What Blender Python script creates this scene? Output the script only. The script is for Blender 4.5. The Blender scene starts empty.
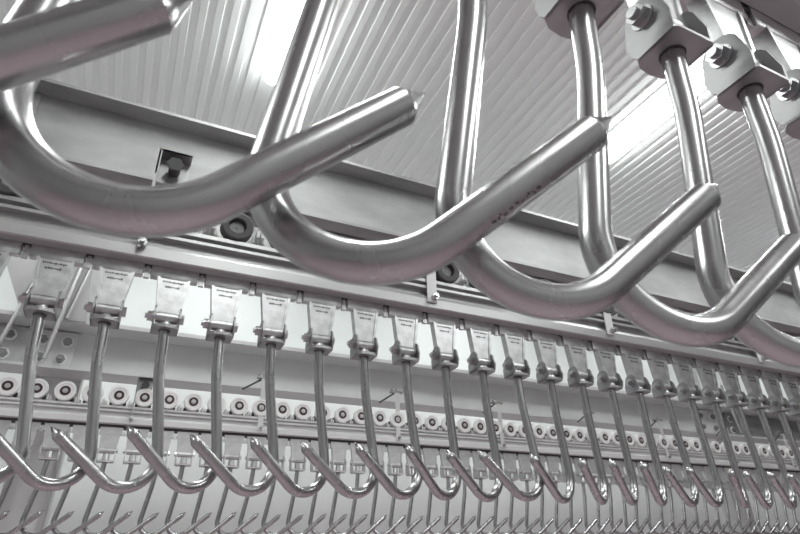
import bpy, bmesh, math, random
from mathutils import Vector, Matrix
random.seed(7)
SC = bpy.context.scene
H = 1.6                      # camera height above the floor

# ------------------------------------------------------------------ camera
cam_data = bpy.data.cameras.new('camera')
cam = bpy.data.objects.new('camera', cam_data)
SC.collection.objects.link(cam)
RR = ((0.9042342315637371, 0.18492680650168558, 0.3849188624962746),
      (-0.4265134393711925, 0.43570903398460914, 0.7926183973009677),
      (-0.021136236753354257, -0.8808857553288547, 0.4728567918034162))
cam.matrix_world = Matrix(((RR[0][0], -RR[0][1], -RR[0][2], 0),
                           (RR[1][0], -RR[1][1], -RR[1][2], 0),
                           (RR[2][0], -RR[2][1], -RR[2][2], H),
                           (0, 0, 0, 1)))
cam_data.sensor_width = 36
cam_data.lens = 550.18 / 800 * 36
cam_data.clip_start = 0.01
cam_data.dof.use_dof = True
cam_data.dof.focus_distance = 0.95
cam_data.dof.aperture_fstop = 20
SC.camera = cam

# ------------------------------------------------------------------ world, exposure
world = bpy.data.worlds.new('world')
SC.world = world
world.use_nodes = True
world.node_tree.nodes['Background'].inputs[0].default_value = (1, 1, 1, 1)
world.node_tree.nodes['Background'].inputs[1].default_value = 0.3
SC.view_settings.view_transform = 'Standard'
SC.view_settings.look = 'None'
SC.view_settings.gamma = 1
SC.view_settings.use_curve_mapping = False
SC.view_settings.exposure = 0.6

TUBE_STRENGTH = 9.0
LAMP_POWER = 15.0
CEIL = 2.0                   # ceiling height above the camera
X0, X1, Y0, Y1 = -2.6, 9.0, -2.6, 3.5


# ------------------------------------------------------------------ materials
def mat(name, col, rough=0.5, metal=0.0, emit=0.0, noise=0.0, nscale=20.0, bump=0.0, stretch=(1, 1, 1), aniso=0.0):
    m = bpy.data.materials.new(name)
    m.use_nodes = True
    nt = m.node_tree
    b = nt.nodes['Principled BSDF']
    b.inputs['Base Color'].default_value = (*col, 1)
    b.inputs['Roughness'].default_value = rough
    b.inputs['Metallic'].default_value = metal
    if emit:
        b.inputs['Emission Color'].default_value = (0.96, 1, 0.982, 1)
        b.inputs['Emission Strength'].default_value = emit
    if noise or bump:
        tc = nt.nodes.new('ShaderNodeTexCoord')
        mp = nt.nodes.new('ShaderNodeMapping')
        mp.inputs['Scale'].default_value = stretch
        nz = nt.nodes.new('ShaderNodeTexNoise')
        nz.inputs['Scale'].default_value = nscale
        nz.inputs['Detail'].default_value = 5
        nt.links.new(tc.outputs['Object'], mp.inputs['Vector'])
        nt.links.new(mp.outputs['Vector'], nz.inputs['Vector'])
        if noise:
            mr = nt.nodes.new('ShaderNodeMapRange')
            mr.inputs['From Min'].default_value = 0.3
            mr.inputs['From Max'].default_value = 0.7
            mr.inputs['To Min'].default_value = 1 - noise
            mr.inputs['To Max'].default_value = 1 + noise * 0.4
            mx = nt.nodes.new('ShaderNodeVectorMath')
            mx.operation = 'SCALE'
            mx.inputs[0].default_value = col
            nt.links.new(nz.outputs['Fac'], mr.inputs['Value'])
            nt.links.new(mr.outputs['Result'], mx.inputs['Scale'])
            nt.links.new(mx.outputs['Vector'], b.inputs['Base Color'])
            mr2 = nt.nodes.new('ShaderNodeMapRange')
            mr2.inputs['To Min'].default_value = rough * 0.75
            mr2.inputs['To Max'].default_value = min(1, rough * 1.25)
            nt.links.new(nz.outputs['Fac'], mr2.inputs['Value'])
            nt.links.new(mr2.outputs['Result'], b.inputs['Roughness'])
        if bump:
            bp = nt.nodes.new('ShaderNodeBump')
            bp.inputs['Strength'].default_value = bump
            bp.inputs['Distance'].default_value = 0.002
            nt.links.new(nz.outputs['Fac'], bp.inputs['Height'])
            nt.links.new(bp.outputs['Normal'], b.inputs['Normal'])
    return m


M = dict(
    hook=mat('polished_steel', (0.41, 0.407, 0.41), 0.27, 1.0, noise=0.04, nscale=40, stretch=(1, 1, 0.15)),
    cast=mat('cast_steel', (0.62, 0.62, 0.625), 0.40, 1.0, noise=0.25, nscale=45, bump=0.25),
    plate=mat('sheet_steel', (0.36, 0.36, 0.36), 0.46, 0.9, noise=0.18, nscale=30),
    bolt=mat('bolt_steel', (0.52, 0.52, 0.53), 0.3, 1.0),
    dark=mat('dark_gap', (0.05, 0.05, 0.05), 0.7),
    rail=mat('rail_aluminium', (0.46, 0.46, 0.46), 0.40, 0.6, noise=0.1, nscale=12, stretch=(0.1, 1, 1)),
    galv=mat('galvanised_steel', (0.33, 0.33, 0.332), 0.62, 0.35, noise=0.30, nscale=9, bump=0.1, stretch=(0.4, 1, 1)),
    paint=mat('pale_painted_steel', (0.70, 0.70, 0.70), 0.5, 0.1, noise=0.08, nscale=6),
    palecast=mat('pale_cast_steel', (0.56, 0.56, 0.56), 0.42, 0.5, noise=0.15, nscale=30),
    white=mat('white_nylon', (0.86, 0.86, 0.85), 0.4),
    rubber=mat('black_rubber', (0.06, 0.06, 0.06), 0.6, noise=0.3, nscale=40),
    bearing=mat('dark_bearing', (0.07, 0.035, 0.04), 0.45, 0.2),  # dark ring, with a faint red put in for pinkish reflections
    washer=mat('painted_red_reflection', (0.42, 0.16, 0.20), 0.5),  # red put into the colour for pinkish reflections on the nuts
    wall=mat('white_wall', (0.86, 0.89, 0.88), 0.6, noise=0.06, nscale=1.5),
    ceil=mat('ribbed_ceiling', (0.81, 0.835, 0.825), 0.36, 0.0),
    wall2=mat('grey_wall', (0.48, 0.485, 0.485), 0.6, noise=0.1, nscale=1.5),
    floor=mat('resin_floor', (0.52, 0.405, 0.445), 0.4, noise=0.15, nscale=3),
    post=mat('grey_painted_post', (0.52, 0.52, 0.52), 0.5, 0.1, noise=0.12, nscale=6),
    tube=mat('lit_tube', (1, 1, 1), 0.5, emit=TUBE_STRENGTH),
    housing=mat('lamp_housing', (0.85, 0.85, 0.85), 0.4),
)


# ------------------------------------------------------------------ helpers
def new_obj(name, bm, m, parent=None, smooth=False, loc=None):
    me = bpy.data.meshes.new(name)
    bmesh.ops.recalc_face_normals(bm, faces=bm.faces)
    bm.to_mesh(me)
    bm.free()
    me.materials.append(M[m])
    if smooth:
        for p in me.polygons:
            p.use_smooth = True
        me.set_sharp_from_angle(angle=math.radians(26))
    o = bpy.data.objects.new(name, me)
    SC.collection.objects.link(o)
    if parent:
        o.parent = parent
    if loc:
        o.location = loc
    return o


def link_copy(o, parent, name=None):
    c = o.copy()
    SC.collection.objects.link(c)
    c.parent = parent
    for ch in [x for x in ALL_PROTO_CHILDREN.get(o.name, [])]:
        g = ch.copy()
        SC.collection.objects.link(g)
        g.parent = c
    return c


ALL_PROTO_CHILDREN = {}


def empty(name, loc, rz=0.0):
    o = bpy.data.objects.new(name, None)
    o.empty_display_size = 0.05
    SC.collection.objects.link(o)
    o.location = loc
    o.rotation_euler = (0, 0, rz)
    return o


def tag(o, label=None, cat=None, group=None, kind=None):
    if label: o['label'] = label
    if cat: o['category'] = cat
    if group: o['group'] = group
    if kind: o['kind'] = kind
    return o


def box(bm, x0, x1, y0, y1, z0, z1, bevel=0.0):
    vs = [bm.verts.new((x, y, z)) for x in (x0, x1) for y in (y0, y1) for z in (z0, z1)]
    fs = []
    for idx in ((0, 1, 3, 2), (4, 6, 7, 5), (0, 4, 5, 1), (2, 3, 7, 6), (0, 2, 6, 4), (1, 5, 7, 3)):
        fs.append(bm.faces.new([vs[i] for i in idx]))
    if bevel:
        es = list({e for f in fs for e in f.edges})
        bmesh.ops.bevel(bm, geom=es, offset=bevel, segments=2, affect='EDGES', profile=0.5)


def frame_of(d):
    d = Vector(d).normalized()
    a = Vector((0, 0, 1)) if abs(d.z) < 0.9 else Vector((1, 0, 0))
    u = d.cross(a).normalized()
    return d, u, d.cross(u).normalized()


def cyl(bm, p0, p1, r0, r1=None, n=16, phase=0.0):
    r1 = r0 if r1 is None else r1
    p0, p1 = Vector(p0), Vector(p1)
    d, u, v = frame_of(p1 - p0)
    a, b = [], []
    for i in range(n):
        t = 2 * math.pi * i / n + phase
        o = u * math.cos(t) + v * math.sin(t)
        a.append(bm.verts.new(p0 + o * r0))
        b.append(bm.verts.new(p1 + o * r1))
    for i in range(n):
        bm.faces.new((a[i], a[(i + 1) % n], b[(i + 1) % n], b[i]))
    bm.faces.new(a[::-1])
    bm.faces.new(b)


def lathe_y(bm, prof, cx, cz, n=24):
    """closed ring of (radius, y) revolved about the y axis through (cx, cz)"""
    rings = []
    for r, y in prof:
        if r < 1e-6:
            rings.append([bm.verts.new((cx, y, cz))])
        else:
            rings.append([bm.verts.new((cx + r * math.cos(2 * math.pi * i / n), y, cz + r * math.sin(2 * math.pi * i / n))) for i in range(n)])
    for A, B in zip(rings, rings[1:]):
        for i in range(n):
            a0, a1 = A[i % len(A)], A[(i + 1) % len(A)]
            b0, b1 = B[i % len(B)], B[(i + 1) % len(B)]
            vs = []
            for q in (a0, a1, b1, b0):
                if q not in vs:
                    vs.append(q)
            if len(vs) > 2:
                bm.faces.new(vs)


def prism_x(bm, poly, x0, x1):
    """polygon of (y, z) extruded along x"""
    a = [bm.verts.new((x0, y, z)) for y, z in poly]
    b = [bm.verts.new((x1, y, z)) for y, z in poly]
    n = len(poly)
    for i in range(n):
        bm.faces.new((a[i], a[(i + 1) % n], b[(i + 1) % n], b[i]))
    bm.faces.new(a[::-1])
    bm.faces.new(b)


def prism_y(bm, poly, y0, y1):
    """polygon of (x, z) extruded along y"""
    a = [bm.verts.new((x, y0, z)) for x, z in poly]
    b = [bm.verts.new((x, y1, z)) for x, z in poly]
    n = len(poly)
    for i in range(n):
        bm.faces.new((a[i], a[(i + 1) % n], b[(i + 1) % n], b[i]))
    bm.faces.new(a[::-1])
    bm.faces.new(b)


def ordinal(n):
    ones = ['', 'first', 'second', 'third', 'fourth', 'fifth', 'sixth', 'seventh', 'eighth', 'ninth', 'tenth', 'eleventh', 'twelfth',
            'thirteenth', 'fourteenth', 'fifteenth', 'sixteenth', 'seventeenth', 'eighteenth', 'nineteenth']
    tens = {2: ('twentieth', 'twenty'), 3: ('thirtieth', 'thirty'), 4: ('fortieth', 'forty'), 5: ('fiftieth', 'fifty')}
    if n < 20: return ones[n]
    t, o = divmod(n, 10)
    return tens[t][0] if o == 0 else tens[t][1] + '-' + ones[o]


# ------------------------------------------------------------------ setting
bm = bmesh.new(); box(bm, X0, X1, Y0, Y1, -0.1, 0)
tag(new_obj('floor', bm, 'floor'), kind='structure')
for nm, a in (('wall_far', (X0, X1, Y1, Y1 + 0.1, 0, H + CEIL)), ('wall_near', (X0, X1, Y0 - 0.1, Y0, 0, H + CEIL)),
              ('wall_left', (X0 - 0.1, X0, Y0, Y1, 0, H + CEIL)), ('wall_right', (X1, X1 + 0.1, Y0, Y1, 0, H + CEIL))):
    bm = bmesh.new(); box(bm, *a)
    tag(new_obj(nm, bm, 'wall' if nm == 'wall_far' else 'wall2'), kind='structure')
# ribbed ceiling: trapezoid ribs running in y
bm = bmesh.new()
prof = []
p = 0.061
x = X0
zc = H + CEIL
while x < X1 - p:
    prof += [(x, zc), (x + 0.0270, zc), (x + 0.0305, zc - 0.007), (x + 0.0575, zc - 0.007)]
    x += p
prof += [(X1, zc)]
lo0 = [bm.verts.new((a, Y0, b)) for a, b in prof]
lo1 = [bm.verts.new((a, Y1, b)) for a, b in prof]
up0 = [bm.verts.new((a, Y0, zc + 0.08)) for a in (X0, X1)]
up1 = [bm.verts.new((a, Y1, zc + 0.08)) for a in (X0, X1)]
for i in range(len(prof) - 1):
    bm.faces.new((lo0[i], lo0[i + 1], lo1[i + 1], lo1[i]))
bm.faces.new((up0[0], up0[1], up1[1], up1[0]))
bm.faces.new(lo0 + up0[::-1])
bm.faces.new(lo1 + up1[::-1])
bm.faces.new((lo0[0], lo1[0], up1[0], up0[0]))
bm.faces.new((lo0[-1], lo1[-1], up1[1], up0[1]))
tag(new_obj('ceiling', bm, 'ceil'), kind='structure')


# ------------------------------------------------------------------ ceiling lights
def light(x, ya, yb, label, w=0.058, power=1.0):
    e = empty('fluorescent_light', (x, (ya + yb) / 2, H + CEIL - 0.008))
    tag(e, label, 'ceiling light', 'fluorescent tubes across the ceiling')
    L = (yb - ya) / 2
    b = bmesh.new(); box(b, -0.02, 0.02, -L * 0.9, L * 0.9, -0.025, 0.0, 0.002)
    new_obj('housing', b, 'housing', e)
    b = bmesh.new(); cyl(b, (0, -L, -0.045), (0, L, -0.045), w / 2, n=16)
    new_obj('diffuser', b, 'tube', e, smooth=True)
    ld = bpy.data.lights.new('tube_lamp', 'AREA')
    ld.shape = 'RECTANGLE'; ld.size = w; ld.size_y = 2 * L; ld.energy = LAMP_POWER * power
    ld.color = (0.96, 1.0, 0.982)
    lo = bpy.data.objects.new('tube_lamp', ld); SC.collection.objects.link(lo)
    lo.parent = e; lo.location = (0, 0, -0.045 - w / 2 - 0.005)


light(0.275, 0.45, 1.865, 'glowing fluorescent tube on ceiling behind the second large hook')
light(2.10, 0.35, 1.66, 'glowing fluorescent tube on ceiling between the large hooks at right', 0.075)
light(0.285, -1.9, -0.5, 'fluorescent tube overhead behind the viewpoint, left')
light(2.16, -1.9, -0.5, 'fluorescent tube overhead behind the viewpoint, right')
light(4.05, 0.35, 1.75, 'fluorescent tube far along the ceiling, beyond the hook row')
light(-1.6, 0.35, 1.75, 'fluorescent tube on ceiling near the left wall')
for lx, d in ((-1.6, 'left end'), (0.285, 'middle left'), (2.16, 'middle'), (4.05, 'middle right'), (6.0, 'right end')):  # unseen lamps added to light the far wall
    light(lx, 2.5, 3.1, 'added tube lighting the far wall, hidden behind the steel beam, ' + d, 0.04, 0.25)


# ------------------------------------------------------------------ rails
XR0, XR1 = -0.75, 4.9


def rail(yc, xa, xb, dz, m, label):
    # m is the material
    e = empty('conveyor_rail', (xa, yc, H + 0.49 + dz))
    tag(e, label, 'rail', 'conveyor rails')
    b = bmesh.new()
    f = 0.034
    prof = [(f - 0.003, 0.0), (f, 0.002), (f, 0.021), (f - 0.005, 0.030), (f - 0.014, 0.031), (f - 0.014, 0.046), (f, 0.047), (f, 0.053),
            (f - 0.012, 0.055), (f - 0.012, 0.060), (f, 0.062), (f, 0.070), (0.008, 0.070), (0.008, 0.0)]
    for s in (-1, 1):
        bb = [(s * y, z) for y, z in prof]
        prism_x(b, bb, 0, xb - xa)
    # the two halves are tied above the chain slot at long intervals
    new_obj('rail_profile', b, m, e)
    return e


def strap(parent, x, yside, z0, z1, wide, flip=1):
    """support strap on the camera side of a rail (coordinates local to the rail)"""
    b = bmesh.new()
    if wide:
        box(b, x - 0.012, x + 0.012, yside - 0.004, yside, z0, z1, 0.001)
        box(b, x - 0.012, x + 0.012, yside - 0.004, yside + 0.03, z1 - 0.004, z1)
        s = new_obj('support_strap', b, 'paint', parent)
        b = bmesh.new()
        box(b, x - 0.03, x + 0.034, yside + 0.004, yside + 0.03, z1, z1 + 0.008)
        cyl(b, (x - 0.022, yside + 0.016, z1 + 0.004), (x - 0.022, yside + 0.016, z1 + 0.02), 0.006, n=6)
        cyl(b, (x + 0.0, yside + 0.016, z1 + 0.004), (x + 0.0, yside + 0.016, z1 + 0.02), 0.006, n=6)
        new_obj('clamp', b, 'plate', s)
        b = bmesh.new()
        cyl(b, (x - 0.09, yside + 0.02, z1 - 0.055), (x - 0.012, yside + 0.02, z1 - 0.004), 0.004, n=8)
        new_obj('brace', b, 'rubber', s)
    else:
        box(b, x - 0.0025, x + 0.0025, yside - 0.012, yside, z0, z1)
        box(b, x - 0.0025, x + 0.058, yside - 0.012, yside - 0.010, z1 - 0.003, z1)
        box(b, x - 0.0025, x + 0.058, yside + 0.016, yside + 0.020, z1 - 0.06, z1)
        box(b, x - 0.0025, x + 0.058, yside - 0.012, yside + 0.020, z1 - 0.003, z1)
        box(b, x - 0.0025, x + 0.0005, yside - 0.012, yside + 0.020, z1 - 0.06, z1)
        s = new_obj('support_bracket', b, 'plate', parent)
        b = bmesh.new()
        cyl(b, (x + 0.030, yside - 0.010, z1 - 0.03), (x + 0.030, yside + 0.018, z1 - 0.03), 0.011, n=12)
        cyl(b, (x + 0.030, yside - 0.014, z1 - 0.03), (x + 0.030, yside - 0.008, z1 - 0.03), 0.016, n=6)
        new_obj('bracket_bolt', b, 'rubber', s)
    b = bmesh.new()
    cyl(b, (x + 0.004, yside - 0.014, z0 + 0.012), (x + 0.004, yside, z0 + 0.012), 0.008, n=6)
    cyl(b, (x + 0.004, yside - 0.020, z0 + 0.012), (x + 0.004, yside, z0 + 0.012), 0.0045, n=10)
    new_obj('strap_bolt', b, 'bolt', s)


rA = rail(0.184, -0.6, 3.4, 0.0, 'rail', 'aluminium rail directly overhead carrying the nearest large hooks')
rB = rail(1.0, -0.55, 3.4, 0.0, 'rail', 'long aluminium rail across the middle carrying the middle hooks')
rC = rail(2.5, -1.0, 6.0, 0.016, 'paint', 'pale rail below the white rollers carrying the small far hooks')
for i, xx in enumerate((-0.05, 0.545, 1.065, 1.66)):
    strap(rB, xx + 0.55, -0.035, 0.012, 0.235 if i == 0 else 0.10, i != 0)
for i, xx in enumerate((-0.015, 0.50, 1.165, 1.77, 2.42, 2.98, 3.6, 4.2)):
    strap(rC, xx + 1.0, -0.035, 0.012, 0.19 if i == 0 else 0.245, i != 0)

# ------------------------------------------------------------------ hook assembly prototypes
QA, QAL, QL, QR, QPH, QM = 0.0667, 0.1021, 0.1337, 0.0470, 0.8299, 0.1095
ROD = 0.0090


def hook_mesh(name, nseg, sub):
    pts = [(0, 0.016), (0, -QA + 0.02)]
    # softened kink
    s, z = 0.0, -QA
    k = 0.018
    n = sub
    P1 = Vector((0, -QA + k)); P2 = Vector((0, -QA)); P3 = Vector((-math.sin(QAL) * k, -QA - math.cos(QAL) * k))
    for i in range(n + 1):
        t = i / n
        q = P1 * (1 - t) ** 2 + P2 * 2 * t * (1 - t) + P3 * t * t
        pts.append((q.x, q.y))
    s, z = -math.sin(QAL) * QL, -QA - math.cos(QAL) * QL
    pts.append((s, z))
    h0, h1 = -QAL, math.pi - QPH
    m = sub * 5
    for i in range(m):
        h = h0 + (h1 - h0) * (i + 0.5) / m
        d = QR * (h1 - h0) / m
        s += d * math.sin(h); z -= d * math.cos(h)
        pts.append((s, z))
    dx, dz = math.sin(QPH), math.cos(QPH)
    pts.append((s + dx * (QM - 0.0165), z + dz * (QM - 0.0165)))
    tip = (s + dx * QM, z + dz * QM)
    bm = bmesh.new()
    rings = []
    P = [Vector((a, 0, b)) for a, b in pts]
    for i, p in enumerate(P):
        d = (P[min(i + 1, len(P) - 1)] - P[max(i - 1, 0)]).normalized()
        u = Vector((0, 1, 0)); v = d.cross(u).normalized()
        rings.append([bm.verts.new(p + u * math.cos(2 * math.pi * j / nseg) * ROD + v * math.sin(2 * math.pi * j / nseg) * ROD) for j in range(nseg)])
    for A, B in zip(rings, rings[1:]):
        for j in range(nseg):
            bm.faces.new((A[j], A[(j + 1) % nseg], B[(j + 1) % nseg], B[j]))
    bm.faces.new(rings[0][::-1])
    # ground point, set off towards the inner side of the arm
    inner = Vector((-dz, 0, dx))
    tv = bm.verts.new(Vector((tip[0], 0, tip[1])) + inner * ROD * 0.1)
    for j in range(nseg):
        bm.faces.new((rings[-1][j], rings[-1][(j + 1) % nseg], tv))
    o = new_obj(name, bm, 'hook', smooth=True)
    return o


def build_proto(detail):
    """parts in local coordinates, z = 0 at the top end of the hook profile (H + 0.36)"""
    parts = []
    Z = -0.3634                                     # converts heights above the camera
    nseg = {2: 40, 1: 24, 0: 16}[detail]
    n = {2: 24, 1: 16, 0: 8}[detail]
    # hanger: top block, neck, tapered body, barrel
    b = bmesh.new()
    box(b, -0.0412, 0.0412, -0.0075, 0.0075, 0.468 + Z, 0.496 + Z, 0.002 if detail else 0)
    box(b, -0.020, 0.020, -0.004, 0.004, 0.49 + Z, 0.605 + Z)
    w0, w1, t0, t1 = (0.0285, 0.0200, 0.0075, 0.0085) if detail else (0.0350, 0.0300, 0.0075, 0.0085)
    hb = 0.0185 if detail else 0.0270
    bz = {2: 0.393, 1: 0.3945, 0: 0.407}[detail]                 # cross bolt height
    za, zb = 0.470 + Z, bz + 0.006 + Z
    # dished body: raised rims left and right, recessed middle
    for s in (-1, 1):
        poly = [(s * w0, za), (s * (w0 - 0.005), za), (s * (w1 - 0.005), zb), (s * w1, zb)]
        a = [b.verts.new((x, -t1, z)) for x, z in poly]; c = [b.verts.new((x, t1, z)) for x, z in poly]
        for i in range(4):
            b.faces.new((a[i], a[(i + 1) % 4], c[(i + 1) % 4], c[i]))
        b.faces.new(a[::-1]); b.faces.new(c)
    poly = [(-w0 + 0.002, za), (w0 - 0.002, za), (w1 - 0.002, zb), (-w1 + 0.002, zb)]
    a = [b.verts.new((x, -t0 + 0.001, z)) for x, z in poly]; c = [b.verts.new((x, t0 - 0.001, z)) for x, z in poly]
    for i in range(4):
        b.faces.new((a[i], a[(i + 1) % 4], c[(i + 1) % 4], c[i]))
    b.faces.new(a[::-1]); b.faces.new(c)
    cyl(b, (-hb, 0, bz + Z), (hb, 0, bz + Z), 0.0105, n=n)
    han = new_obj('hanger_bracket', b, 'cast' if detail else 'palecast', smooth=True)
    parts.append(han)
    if detail:
        # two short lines of worn raised casting marks
        b = bmesh.new()
        rnd = random.Random(3)
        for row, (zz, hw) in enumerate(((0.4625, 0.0175), (0.4530, 0.0115))):
            x = -hw
            while x < hw:
                w = rnd.choice((0.0016, 0.0024, 0.003))
                box(b, x, x + w, 0.0060, 0.0068, zz + Z - rnd.choice((0.0018, 0.0026)), zz + Z + rnd.choice((0.0004, 0.0012)))
                x += w + 0.0012
        mk = new_obj('casting_mark', b, 'rubber', han)
        ALL_PROTO_CHILDREN['han%d' % detail] = [mk]
    # clevis: folded U strap with rounded ears
    b = bmesh.new()
    ye = 0.0222; t = 0.003; xo = 0.0225 if detail else 0.0315
    zbm = {2: 0.360, 1: 0.3695, 0: 0.364}[detail] + Z
    tb = 0.0032 if detail == 2 else 0.0055
    ear = []
    for i in range(9):
        a_ = math.pi * i / 8
        ear.append((math.cos(a_) * 0.0180, bz + 0.004 + Z + math.sin(a_) * 0.0165))
    ear += [(-ye, zbm + 0.018), (-ye + 0.001, zbm + 0.003), (-ye + 0.003, zbm), (ye - 0.008, zbm), (ye - 0.003, zbm + 0.006), (ye, zbm + 0.018)]
    for s in (-1, 1):
        x0, x1 = sorted((s * xo, s * (xo - t)))
        prism_x(b, ear, x0, x1)
    # bottom web with rounded outline
    c = 0.009
    outl = [(-xo + 0.001, -ye + c), (-xo + c, -ye + 0.001), (xo - c, -ye + 0.001), (xo - 0.001, -ye + c), (xo - 0.001, ye - c), (xo - c, ye - 0.001), (-xo + c, ye - 0.001), (-xo + 0.001, ye - c)]
    outl = [(-xo, -ye + 0.002), (-xo + 0.004, -ye), (xo - 0.004, -ye), (xo, -ye + 0.002), (xo, ye - 0.007), (xo - 0.009, ye - 0.001), (0, ye + 0.001), (-xo + 0.009, ye - 0.001), (-xo, ye - 0.007)]
    a = [b.verts.new((x, y, zbm)) for x, y in outl]; d = [b.verts.new((x, y, zbm + tb)) for x, y in outl]
    m = len(outl)
    for i in range(m):
        b.faces.new((a[i], a[(i + 1) % m], d[(i + 1) % m], d[i]))
    b.faces.new(a[::-1]); b.faces.new(d)
    parts.append(new_obj('clevis', b, 'plate' if detail else 'palecast'))
    # dark clearance ring round the rod
    b = bmesh.new(); cyl(b, (0, 0, zbm - 0.0006), (0, 0, zbm + 0.001), 0.0104, n=max(n, 12))
    parts.append(new_obj('rod_hole', b, 'dark'))
    b = bmesh.new()
    cyl(b, (0, 0, zbm + tb), (0, 0, zbm + tb + 0.003), 0.0150, n=n)
    parts.append(new_obj('washer', b, 'washer'))  # ring added to carry the painted red reflection
    b = bmesh.new()
    cyl(b, (0, 0, zbm + tb + 0.003), (0, 0, bz - 0.011 + Z), 0.0135, 0.0110, n=n)
    parts.append(new_obj('rod_head', b, 'cast', smooth=True))
    # cross bolt: head on +x, nut and thread on -x
    b = bmesh.new()
    zc_ = bz + Z
    sg = -1 if detail == 1 else 1
    cyl(b, (-(xo + 0.0135 if detail else xo + 0.008) * sg, 0, zc_), ((xo + 0.0015) * sg, 0, zc_), 0.0050, n=max(8, n // 2))
    cyl(b, (xo * sg, 0, zc_), ((xo + 0.0065) * sg, 0, zc_), 0.0088, n=6)
    bolt = new_obj('cross_bolt', b, 'bolt')
    parts.append(bolt)
    b = bmesh.new()
    cyl(b, (-(xo + (0.0095 if detail else 0.006)) * sg, 0, zc_), (-xo * sg, 0, zc_), 0.0090, n=6)
    cyl(b, (-(xo + 0.0015) * sg, 0, zc_), (-xo * sg, 0, zc_), 0.0105, n=max(8, n))
    nut = new_obj('nut', b, 'bolt', bolt)
    # rollers above the rail
    b = bmesh.new()
    zw = 0.616 + Z
    lathe_y(b, [(0.016, -0.022), (0.035, -0.022), (0.038, -0.025), (0.038, -0.039), (0.036, -0.042), (0.028, -0.042), (0.026, -0.040), (0.019, -0.040), (0.016, -0.036), (0.016, -0.022)], 0, zw, 24)
    wh = new_obj('white_roller', b, 'white', smooth=True)
    wh['label'] = 'white nylon roller with dark bearing'
    parts.append(wh)
    b = bmesh.new()
    lathe_y(b, [(0.0, -0.020), (0.019, -0.020), (0.019, -0.0405), (0.0125, -0.0405), (0.0125, -0.036), (0.0, -0.036)], 0, zw, 20)
    be = new_obj('bearing', b, 'bearing', wh)
    b = bmesh.new()
    cyl(b, (0, -0.0425, zw), (0, 0.0, zw), 0.0095, n=12)
    cyl(b, (0, -0.0445, zw), (0, -0.0425, zw), 0.0055, n=6)
    ax = new_obj('axle', b, 'palecast', wh)
    b = bmesh.new()
    zk = 0.592 + Z
    lathe_y(b, [(0.0, 0.027), (0.015, 0.027), (0.0165, 0.029), (0.0170, 0.0385), (0.0175, 0.040), (0.029, 0.040), (0.0315, 0.038), (0.0315, 0.020), (0.029, 0.018), (0.0, 0.018), ][::-1], 0, zk, 24)
    kr = new_obj('black_roller', b, 'rubber', smooth=True)
    kr['label'] = 'black rubber guide roller with recessed face'
    parts.append(kr)
    b = bmesh.new()
    lathe_y(b, [(0.0, 0.010), (0.014, 0.010), (0.0145, 0.0285), (0.004, 0.0285), (0.0, 0.0300)], 0, zk, 16)
    hubk = new_obj('hub', b, 'galv', kr)
    # link block joining neighbouring trolleys
    b = bmesh.new()
    box(b, 0.036, 0.059, -0.012, 0.012, 0.578 + Z, 0.592 + Z)
    box(b, 0.040, 0.047, -0.034, 0.034, 0.578 + Z, 0.598 + Z)
    box(b, 0.050, 0.056, -0.034, 0.034, 0.578 + Z, 0.592 + Z)
    parts.append(new_obj('link_block', b, 'paint'))
    b = bmesh.new(); box(b, 0.0430, 0.0522, -0.004, 0.004, 0.466 + Z, 0.478 + Z)
    box(b, 0.0450, 0.0502, -0.004, 0.004, 0.476 + Z, 0.496 + Z)
    parts.append(new_obj('link_pin', b, 'cast'))
    b = bmesh.new(); box(b, -0.0476, 0.0476, -0.006, 0.006, 0.489 + Z, 0.520 + Z)  # dark box added in the slot to darken the gaps between blocks
    parts.append(new_obj('slot_dark_fill', b, 'rubber'))
    ALL = {han: [mk] if detail else [], bolt: [nut], wh: [be, ax], kr: [hubk]}
    rod = hook_mesh('hook_rod', nseg, {2: 8, 1: 5, 0: 3}[detail])
    return parts, ALL, rod


PROTO = {d: build_proto(d) for d in (2, 1, 0)}
first_use = {2: True, 1: True, 0: True}


def place_hook(x, y, z, rot, detail, az_world, swing, label, group, roll=0.0, shift=(0, 0)):
    parts, kids, rod = PROTO[detail]
    e = empty('hanging_hook', (x, y, z), rot)
    tag(e, label, 'hook', group)
    if first_use[detail]:
        for p_ in parts:
            p_.parent = e
        r = rod; r.parent = e
        first_use[detail] = False
    else:
        for p_ in parts:
            c = p_.copy(); SC.collection.objects.link(c); c.parent = e
            for g in kids.get(p_, []):
                d = g.copy(); SC.collection.objects.link(d); d.parent = c
        r = rod.copy(); SC.collection.objects.link(r); r.parent = e
    r.rotation_euler = (roll, -swing, az_world - rot)
    if shift != (0, 0):                                   # clevis and rod hang a little out of line
        r.location = (shift[0], shift[1], 0)
        for ch in list(SC.collection.objects):
            if ch.parent == e and ch.name.split('.')[0] in ('clevis', 'rod_hole', 'washer', 'rod_head', 'cross_bolt'):
                ch.location = (shift[0], shift[1], 0)
    return e


D = math.radians
PITCH = 0.0952
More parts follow.
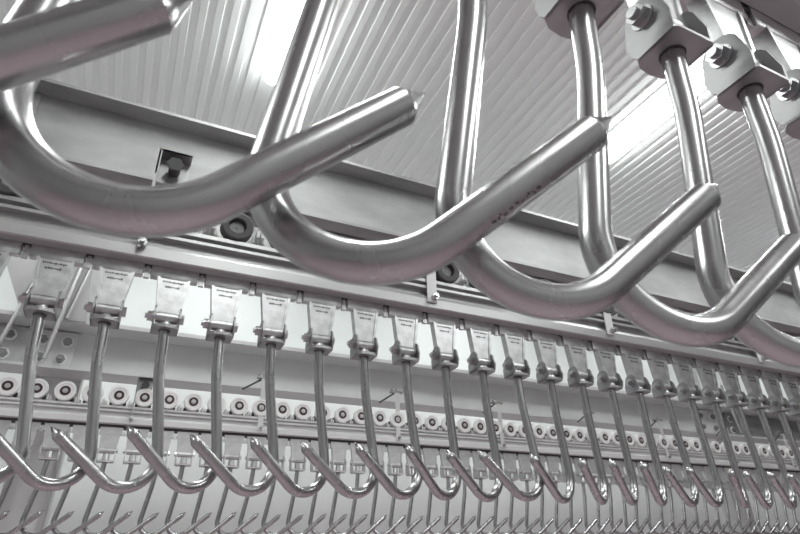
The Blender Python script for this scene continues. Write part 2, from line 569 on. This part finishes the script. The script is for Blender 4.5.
# row A: nearest, tips towards +x
fitA = {-3: (82.4, -1.1, 2.0, (-0.0049, -0.0079)), -2: (65.6, -3.7, -0.8, (0.0058, 0.0080)), -1: (76.3, -2.9, 2.4, (-0.0035, -0.0060)),
        0: (81.0, -4.7, 0.2, (0.0005, 0.0)), 1: (77.2, -3.5, 1.0, (0, 0)), 2: (77.2, -3.3, 0.1, (0, 0))}
LA = {-5: 'nearest large steel hook, blurred arm crossing the top left corner',
      -4: 'large blurred steel hook whose thick arm points up at the top left corner',
      -3: 'large steel hook at left whose sharp point crosses in front of the ribbed ceiling',
      -2: 'large steel hook with its point ending just below the second clevis from left',
      -1: 'large steel hook whose shaft runs up the top centre, clevis out of view',
      0: 'large steel hook on leftmost visible near clevis, point at the right edge',
      1: 'large steel hook on second visible near clevis, beside the bright ceiling tube',
      2: 'large steel hook on third visible near clevis, in front of ribbed ceiling at right',
      3: 'large steel hook on the near clevis cut off by the right edge'}
for k in range(-5, 6):
    fa = fitA.get(k, (76.65 + random.uniform(-3, 3), -3.6, 0, (0, 0)))
    a = D(fa[0])
    azw = math.atan2(-math.cos(a), math.sin(a))
    place_hook(0.2435 + PITCH * k, 0.184, H + 0.3599, 0.0, 2, azw, D(fa[1]), LA.get(k, 'large steel hook beyond the right edge, ' + ordinal(max(k - 2, 1)) + ' past the last visible'),
               'large hooks on the nearest rail', D(fa[2]), fa[3])
# worn stamped marks on the arm of one near hook
hk = [o for o in SC.collection.objects if o.get('label') == LA[-2]][0]
fa = fitA[-2]
Rm = Matrix.Rotation(math.atan2(-math.cos(D(fa[0])), math.sin(D(fa[0]))), 3, 'Z') @ Matrix.Rotation(-D(fa[1]), 3, 'Y') @ Matrix.Rotation(D(fa[2]), 3, 'X')
b = bmesh.new()
s_, z_ = -math.sin(QAL) * QL, -QA - math.cos(QAL) * QL
for i in range(40):
    h_ = -QAL + (math.pi - QPH + QAL) * (i + 0.5) / 40
    s_ += QR * (math.pi - QPH + QAL) / 40 * math.sin(h_); z_ -= QR * (math.pi - QPH + QAL) / 40 * math.cos(h_)
ax_d = Rm @ Vector((math.sin(QPH), 0, math.cos(QPH)))
base = Rm @ Vector((s_, 0, z_)) + Vector((fa[3][0], fa[3][1], 0))
rnd = random.Random(5)
for i in range(9):
    pt = base + ax_d * (0.020 + 0.0034 * i)
    wp = pt + Vector(hk.location) - Vector((0, 0, H))
    tc = -wp.normalized(); nn = (tc - ax_d * tc.dot(ax_d)).normalized()
    nn = Matrix.Rotation(D(38), 3, ax_d) @ nn
    side = ax_d.cross(nn)
    c0 = pt + nn * (ROD - 0.0001)
    for q in range(2):
        cc = c0 + side * rnd.uniform(-0.0008, 0.0008) + ax_d * 0.0012 * q
        cyl(b, cc, cc + nn * 0.0002, rnd.uniform(0.0004, 0.0008), n=6)
new_obj('stamped_mark', b, 'rubber', hk)
# row B: middle, tips towards -x
fitB = [(-104.8, -4.2, -1.8), (-114.2, -2.8, 1.2), (-109.6, -4.4, -0.8), (-110.5, -3.8, -0.7), (-102.8, -3.6, 0.1), (-108.1, -3.0, 0.5), (-114.1, -2.3, -0.9), (-107.7, -3.4, -0.7), (-95.4, -0.8, 3.3),
        (-111.8, -2.7, -0.3), (-122.0, -5.5, 0.2), (-119.5, -4.1, -0.2), (-118.8, -4.0, -0.6), (-108.7, -5.5, 0.3), (-105.0, -3.4, -0.1), (-119.9, -5.6, -0.2), (-109.0, -4.8, -0.4), (-108.3, -3.8, 0.8)]
for k in range(-1, 27):
    j = k - 2
    fb = fitB[j] if 0 <= j < len(fitB) else (-110.9 + random.uniform(-6, 6), -3.8 + random.uniform(-1, 1), 0)
    a = D(fb[0])
    azw = math.atan2(math.cos(a), math.sin(a))
    if k < 0: lab = 'steel hook of the middle rail just outside the left edge'
    elif k == 0: lab = 'steel hook of the middle rail, leftmost, hanging before the bolted plates'
    else: lab = 'steel hook with ribbed cast hanger, ' + ordinal(k + 1) + ' from the left on the middle rail'
    place_hook(0.0184 + PITCH * j, 1.0, H + 0.3634, math.pi, 1, azw, D(fb[1]), lab, 'hooks on the middle rail', D(fb[2]))
# row C: far, tips towards +x
for k in range(-6, 52):
    a = D(77 + random.uniform(-7, 7))
    azw = math.atan2(-math.cos(a), math.sin(a))
    if k < -4: lab = 'small far hook just past the left edge, ' + ('second' if k == -6 else 'first') + ' outward'
    else: lab = 'small steel hook with white roller, ' + ordinal(k + 5) + ' from the left on the far rail'
    place_hook(0.021 + PITCH * k, 2.5, H + 0.3634, 0.0, 0, azw, D(-3.6 + random.uniform(-1.5, 1.5)), lab, 'small hooks on the far rail')

# ------------------------------------------------------------------ I beam behind the middle rail
e = empty('steel_beam', (X0, 1.78, H + 1.145))
tag(e, 'large grey steel beam with dark flanges below the ribbed ceiling', 'beam')
b = bmesh.new(); box(b, 0, X1 - X0, -0.006, 0.006, 0.01, 0.312)
new_obj('web', b, 'galv', e)
b = bmesh.new(); box(b, 0, X1 - X0, -0.08, 0.08, 0.305, 0.3185); new_obj('flange', b, 'galv', e)
b = bmesh.new(); box(b, 0, X1 - X0, -0.08, 0.08, 0.010, 0.0225); new_obj('flange', b, 'galv', e)
# web joint plate with rivet hole at left
b = bmesh.new(); box(b, 1.75, 2.105, -0.012, -0.006, 0.03, 0.30); sp = new_obj('splice_plate', b, 'galv', e)
b = bmesh.new()
for zz in (0.08, 0.16, 0.24):
    cyl(b, (2.07, -0.020, zz), (2.07, -0.012, zz), 0.012, n=6)
new_obj('splice_bolt', b, 'bolt', sp)

# ------------------------------------------------------------------ purlin over the far rail
e = empty('steel_channel', (-2.5, 2.62, H + 0.745))
tag(e, 'pale lipped steel channel running behind and above the white rollers', 'channel')
b = bmesh.new()
LX = 8.5
prism_x(b, [(0.0, 0.226), (0.0, 0.208), (0.134, 0.208), (0.134, 0.012), (0.0, 0.012), (0.0, 0.0), (0.14, 0.0), (0.14, 0.226)], 0, LX)
new_obj('channel_profile', b, 'paint', e)


def bolt_plate(x0, x1, z0, z1, bolts, m='paint'):
    b = bmesh.new(); box(b, x0 + 2.5, x1 + 2.5, 0.117, 0.134, z0 - 0.745, z1 - 0.745, 0.002)
    pl = new_obj('bolted_plate', b, m, e)
    for bx, bz in bolts:
        b = bmesh.new()
        cyl(b, (bx + 2.5, 0.114, bz - 0.745), (bx + 2.5, 0.117, bz - 0.745), 0.026, n=16)
        new_obj('washer', b, 'white', pl)
        b = bmesh.new()
        cyl(b, (bx + 2.5, 0.100, bz - 0.745), (bx + 2.5, 0.114, bz - 0.745), 0.019, n=6)
        cyl(b, (bx + 2.5, 0.090, bz - 0.745), (bx + 2.5, 0.114, bz - 0.745), 0.009, n=8)
        new_obj('bolt', b, 'galv', pl)


bolt_plate(-0.80, -0.46, 0.765, 0.945, ((-0.555, 0.905), (-0.56, 0.82)), 'palecast')
bolt_plate(-0.445, -0.30, 0.775, 0.945, ((-0.43, 0.90), (-0.425, 0.82), (-0.335, 0.90), (-0.345, 0.82)))
bolt_plate(3.70, 3.92, 0.775, 0.945, ((3.74, 0.90), (3.74, 0.82), (3.87, 0.90), (3.87, 0.82)))
bolt_plate(4.02, 4.18, 0.775, 0.945, ((4.07, 0.90), (4.07, 0.82)), 'galv')
bolt_plate(4.20, 4.9, 0.765, 0.945, (), 'galv')  # boltless darker plate, stands in for shadow on the channel web


# ------------------------------------------------------------------ gussets, braces and posts behind
def gusset(pts, y, label):
    b = bmesh.new()
    prism_y(b, [(x, z) for x, z in pts], 0, 0.008)
    o = new_obj('gusset_plate', b, 'post', loc=(0, y, H))
    tag(o, label, 'plate', 'gusset plates')
    return o


def bar(x0, z0, x1, z1, y, w, label):
    b = bmesh.new()
    cyl(b, (0, 0, 0), (x1 - x0, 0, z1 - z0), w, n=12)
    o = new_obj('diagonal_bar', b, 'rail', loc=(x0, y, H + z0), smooth=True)
    tag(o, label, 'bar', 'bright steel bars behind the middle rail')


gusset([(-0.66, 1.24), (-0.515, 0.955), (-0.27, 0.955), (-0.30, 1.22), (-0.36, 1.40), (-0.60, 1.40)], 2.60, 'dark grey triangular gusset plate behind the leftmost middle hooks')
bar(-0.385, 0.77, -0.335, 1.30, 2.585, 0.009, 'bright slanted steel bar at left, behind the second middle hook')
bar(-0.345, 0.955, -0.295, 1.30, 2.585, 0.006, 'thinner bright slanted bar beside the gusset at left')
bar(-0.56, 0.77, -0.50, 1.10, 2.585, 0.009, 'bright slanted steel bar at the far left edge')
bar(3.93, 0.76, 3.86, 1.10, 2.585, 0.009, 'bright slanted steel bar at right, behind the middle hooks')


def post(x, y, w, d, label):
    e = empty('steel_post', (x, y, 0))
    tag(e, label, 'post')
    top = H + CEIL - 0.01
    b = bmesh.new(); box(b, -w / 2, -w / 2 + 0.01, -d / 2, d / 2, 0, top); new_obj('flange', b, 'post', e)
    b = bmesh.new(); box(b, w / 2 - 0.01, w / 2, -d / 2, d / 2, 0, top); new_obj('flange', b, 'post', e)
    b = bmesh.new(); box(b, -w / 2 + 0.01, w / 2 - 0.01, -0.005, 0.005, 0, top); new_obj('web', b, 'paint', e)


post(-0.34, 2.87, 0.18, 0.10, 'grey steel post standing behind the far hooks at left')
post(4.05, 2.87, 0.18, 0.10, 'grey steel post standing behind the far hooks at right')
